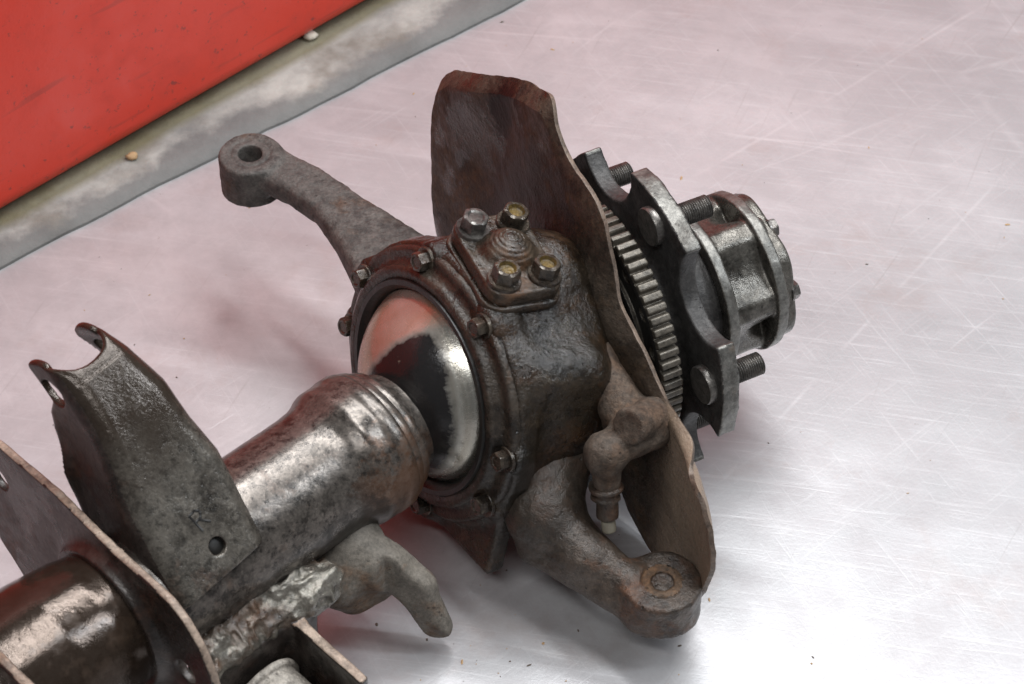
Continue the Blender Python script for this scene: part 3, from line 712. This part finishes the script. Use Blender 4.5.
for a_ in HA:
    o = to_world(HUB, np.array([.0645 * math.cos(a_), .0640 * math.sin(a_), .3225]))
    place(obj('bolt', hm, hb), frame(o, HX, (math.cos(a_), .4, math.sin(a_))))

# ---- tower bracket with the stamped letter
ph = math.radians(52); cdir = nz(PX * math.cos(ph) + ZX * math.sin(ph) - TX * .12)
nw = nz(np.cross(TX, cdir)); xw = nz(np.cross(cdir, nw))
BO = BC - TX * .3465 - PX * .054 + ZX * .032 + nw * .008
TB = (BO, np.stack([xw, cdir, nw]))
RS = [((0, 0), (0, .021)), ((0, .021), (.008, .021)), ((.008, .021), (.0115, .0175)), ((.0115, .0175), (.0115, .0145)), ((.0115, .0145), (.008, .011)), ((.008, .011), (0, .011)), ((.005, .011), (.0125, 0))]
def tower(q):
    x, y, z0 = q.T
    z = z0 + 1.9 * np.maximum(y - .14, 0) ** 2
    cx = np.interp(y, [0, .09, .13, .17, .21, .24], [-.003, .009, .012, .017, .016, .013]); hw = np.interp(y, [0, .09, .13, .17, .21, .24], [.055, .055, .048, .043, .037, .031])
    dep = np.interp(y, [0, .10, .127, .155, .18, .195, .205, .26], [.11, .11, .10, .086, .086, .078, .062, .064])
    curl = .020 * np.clip((-z - (dep - .026)) / .026, 0, 1) ** 2 * np.clip(1 - np.abs(y - .145) / .06, 0, 1)
    def rb2(hx, zt, zb, rd):
        ax = np.abs(x - cx) - (hx + curl - rd); az = np.abs(z - (zt + zb) / 2) - ((zt - zb) / 2 - rd)
        return np.minimum(np.maximum(ax, az), 0) + np.hypot(np.maximum(ax, 0), np.maximum(az, 0)) - rd
    o_ = rb2(hw, 0 * z, -dep, .020); i_ = rb2(hw - .0075, 0 * z - .0075, 0 * z - .3, .013)
    o_ = np.maximum(o_, -(dep - .004) - z)
    d = np.maximum(o_, -i_)
    # rounded ears with holes, saddle cut in the web
    ear = np.where(y > .212, np.hypot(y - .212, z + .034) - .0335, np.maximum(y - .212, 0) - .01)
    d = smax(d, ear, .004)
    sad = np.maximum(np.hypot((x - cx) * 1.05, (y - .258)) - .036, -z - .016)
    d = smax(d, -sad, .004)
    d = np.maximum(d, -(np.hypot(y - .214, z + .034) - .0135))
    d = np.maximum(d, -y)
    d = np.maximum(d, -np.maximum(np.hypot(x - .007, y - .026) - .0078, np.abs(z) - .02))
    return d - .0006 * fbm(q, 30, 2) * (y > .004)
zone(M['bracket'], (.034, .023, .016), cdir, float(cdir @ BO) + .095, .07, .85)
tw = sdf('tower_bracket', tower, (-.075, -.006, -.16), (.085, .275, .012), .0015, [M['bracket'], M['plate']], axle, TB, lambda n_, c_: (n_[:, 0] < -.75) | (n_[:, 2] < -.5), label='tall folded steel bracket stamped with the letter R')  # flange faces darker: part oil, part shade put into the colour

lv = []; lf_ = []
for a_, b_ in RS:                                   # struck letter
    rt = lambda q_: np.array([.0035 + .85 * (q_[0] * .985 - q_[1] * .17), .046 + .85 * (q_[0] * .17 + q_[1] * .985), -.0010])
    a3 = rt(a_); b3 = rt(b_); dd = nz(b3 - a3); n0 = len(lv); s3 = np.cross(dd, (0, 0, 1))
    for c_ in (a3 - dd * .0006, b3 + dd * .0006):
        for k_ in range(8): lv.append(c_ + (s3 * math.cos(k_ * .785) + np.array([0, 0, 1]) * math.sin(k_ * .785)) * .0016)
    lf_ += [(n0 + k_, n0 + (k_ + 1) % 8, n0 + 8 + (k_ + 1) % 8, n0 + 8 + k_) for k_ in range(8)] + [tuple(range(n0, n0 + 8)), tuple(range(n0 + 15, n0 + 7, -1))]
v, f = lathe([(.0001, -.012), (.0085, -.012), (.0085, -.0052), (.0001, -.0058)], 24)
obj('hole_shade', mesh('hole_shade', to_world(TB, v + np.array([.007, .026, 0])), f, M['black']), tw)  # black disc stands in for the shade inside the bracket's hole
obj('stamped_letter', mesh('stamped_letter', to_world(TB, np.array(lv)), lf_, M['black']), tw, 'stamped letter R')

# ---- bracket plates across the tube
PF = (BC, np.stack([-PX, ZX, -TX]))                 # x runs to -p, y up, z to the lower end of the tube
PA = [(-.205, .02), (-.196, .070), (-.163, .091), (-.074, .096), (.009, .086), (.0645, .087), (.085, .085), (.103, .076), (.121, .057), (.133, .03), (.139, .0), (.141, -.05), (.12, -.105), (-.12, -.125), (-.19, -.06)]
def plateA(q):
    x, y, z = q.T
    d = slab(poly2(x, y, PA) - .0, z, .418, .4265, .001)
    for hx, hy in ((-.167, .041), (.096, .0025)): d = np.maximum(d, -(np.hypot(x - hx, y - hy) - .0125))
    # fillet round the tube
    d = smin(d, np.maximum(np.hypot(x, y) - .070, np.abs(z - .43) - .008), .02)
    return d - .0004 * fbm(q, 30, 2)
sdf('mounting_plate', plateA, (-.22, -.14, .405), (.155, .11, .475), .0021, [M['plate'], M['rim']], axle, PF, lambda n_, c_: (np.abs(n_[:, 2]) < .6) & (np.hypot(c_[:, 0], c_[:, 1]) > .082) & (poly2(c_[:, 0], c_[:, 1], PA) > -.006), label='dark steel mounting plate with bolt holes round the axle tube')
PB = [(-.15, .05), (-.10, .078), (.027, .0806), (.09, .078), (.115, .055), (.12, -.06), (-.13, -.06)]
def plateB(q):
    x, y, z = q.T
    return slab(poly2(x, y, PB), z, .556, .566, .0025) - .0005 * fbm(q, 40, 2)
sdf('mounting_plate', plateB, (-.17, -.08, .545), (.14, .1, .577), .0021, [M['plate'], M['rim']], axle, PF, lambda n_, c_: np.abs(n_[:, 2]) < .6)

# ---- channel bracket below the tube, its bush, and the weld
def chan(q):
    x, y, z = q.T                                   # x = -p, y = up, z = s
    back = box(q, (np.array([.079, -.108, .345]), np.eye(3)), (.005, .060, .075), .003)
    top = -.047 - .03 * np.maximum(x - .09, 0)
    side = np.maximum(box(q, (np.array([.128, -.108, .2960]), np.eye(3)), (.055, .062, .0055), .002), (y - top) * .9)
    side = np.maximum(side, (x - .178))
    d = smin(back, side, .012)
    return d - .0008 * fbm(q, 45, 3)
ch = sdf('channel_bracket', chan, (.04, -.172, .262), (.195, -.03, .43), .002, [M['plate'], M['rim']], axle, PF, lambda n_, c_: (n_[:, 1] > .6) & (c_[:, 0] > .088), label='open channel bracket welded under the axle tube')
def bush(q):
    d = cyl(q, (.094, -.108, .342), (.20, -.118, .342), .034, .004)
    return np.minimum(d, cyl(q, (.087, -.107, .342), (.095, -.108, .342), .039, .003)) - .0006 * fbm(q, 60, 2)
sdf('bush', bush, (.06, -.168, .285), (.21, -.06, .385), .0022, M['mud'], ch, PF)
def weld(q):
    x, y, z = q.T
    rg_ = (1 - 2.4 * np.abs(noise(q, 45))) * .55 + (1 - 2.4 * np.abs(noise(q + 3, 90))) * .45 + .3 * noise(q, 200)
    sl = nz((1, 1.1, 0)); fr = (np.array([.064, -.040, .335]), np.stack([sl, np.array([-sl[1], sl[0], 0]), np.array([0, 0, 1.])]))
    d = box(q, fr, (.011, .022 + .006 * noise(q, 30).mean(), .088), .010)
    d = smax(d, np.abs(z - .330 + .02 * noise(q + 4, 30)) - .078, .012)
    lump = box(q, (np.array([.070, -.050, .258]), np.eye(3)), (.014, .018, .024), .010)
    return smin(d, lump, .012) - .0052 * np.clip(rg_, -.6, 1.2) - .003 * fbm(q, 24, 2)
sdf('weld_bead', weld, (.02, -.11, .20), (.11, .03, .45), .0017, M['weld'], axle, PF, label='lumpy shiny weld along the underside of the tube')

# ---- hooked horn
HK = [np.array(q_) for q_ in ((-.158, -.240, .135), (-.150, -.266, .118), (-.120, -.278, .104), (-.090, -.282, .078), (-.071, -.290, .030))]
def hook(p):
    d = cone(p, HK[0], HK[1], .019, .021)
    d = smin(d, cone(p, HK[1], HK[2], .021, .020), .012)
    d = smin(d, cone(p, HK[2], HK[3], .020, .018), .012)
    d = smin(d, cone(p, HK[3], HK[4], .018, .015), .010)
    d = smin(d, cone(p, (-.155, -.243, .150), (-.150, -.225, .150), .016, .013), .008)
    d = smin(d, cone(p, (-.165, -.28, .09), (-.15, -.275, .06), .03, .02), .02)
    d = smin(d, cone(p, (-.145, -.265, .10), (-.128, -.268, .065), .022, .016), .015)
    d = smin(d, cone(p, (-.142, -.255, .118), (-.102, -.262, .092), .022, .016), .012)
    gro = cone(p, (-.128, -.318, .060), (-.068, -.320, .012), .026, .026)
    d = smax(d, -gro, .002)
    hn = nz(np.cross(HK[3] - HK[1], HK[4] - HK[1])); fl_ = np.abs((p - HK[3]) @ hn) - .0125
    d = smax(d, fl_ - .05 * np.clip((-.118 - p[:, 0]) / .03, 0, 1), .004)
    d = np.maximum(d, .003 - p[:, 2])
    return d - .0005 * fbm(p, 30, 2)
sdf('hooked_horn', hook, (-.21, -.34, .0), (-.03, -.19, .18), .002, M['hook'], axle, label='dusty grey hooked casting reaching down to the bench')

# ---------------------------------------------------------------- crumbs and grit on the bench
def crumb_mesh(name, r, seed, mat):
    rs = np.random.default_rng(seed); v, f = lathe([(r * math.sin(a_), r * .7 * (1 - math.cos(a_))) for a_ in np.linspace(.1, math.pi - .1, 5)], 8)
    v = v * (1 + .35 * (rs.random((len(v), 1)) - .5)) * np.array([1 + .4 * rs.random(), 1, 1]); return mesh(name, v, f, mat)
M['sand'] = plain('tan_crumb', (.42, .27, .14), .8); M['chip'] = plain('dark_chip', (.11, .085, .065), .7); M['pale'] = plain('pale_crumb', (.55, .50, .42), .8)
def zp(x, y, z=0.):       # bench positions were read off the plan of the bench
    return (x, y, z)
CR = [('pebble', -.2417, .620, .0125, .008, 'pale', 'cream pebble lying on the grey ledge', 'pebble'),
      ('pebble', -.4317, .402, .0125, .006, 'sand', 'tan pebble lying on the grey ledge near the steering arm', 'pebble')]
for i, (nm, x, y, z, r, mt, lb, ct) in enumerate(CR):
    o = obj(nm, crumb_mesh(nm, r, i, M[mt]), None, lb, ct); o.location = Vector((x, y, z)) * K
rg = np.random.default_rng(11); GR = {'grit': ([], []), 'sand_grains': ([], [])}
for i in range(300):
    gv, gf = GR['sand_grains' if rg.random() < .4 else 'grit']
    if rg.random() < .4: x, y = rg.normal((-.05, -.40), (.15, .07))
    else: x, y = rg.uniform((-.6, -.6), (.65, .75))
    if (np.array([x, y]) - E0) @ EN > -.01: continue
    r = .0004 + .0012 * rg.random() ** 3; n0 = len(gv)
    an = rg.random() * 6.28; st = 1 + 2 * rg.random() ** 2
    for k in range(6):
        c, s = math.cos(k * 1.047 ) * st, math.sin(k * 1.047)
        gv.append((x + r * (c * math.cos(an) - s * math.sin(an)), y + r * (c * math.sin(an) + s * math.cos(an)), .0004))
    gv.append((x, y, .0004 + r)); gf += [(n0 + k, n0 + (k + 1) % 6, n0 + 6) for k in range(6)]
obj('grit', mesh('grit', *GR['grit'], M['chip'], False), None, 'dark specks of grit scattered over the bench', 'grit', kind='stuff')
obj('sand_grains', mesh('sand_grains', *GR['sand_grains'], M['sand'], False), None, 'tan grains of rust and sand scattered over the bench', 'sand', kind='stuff')
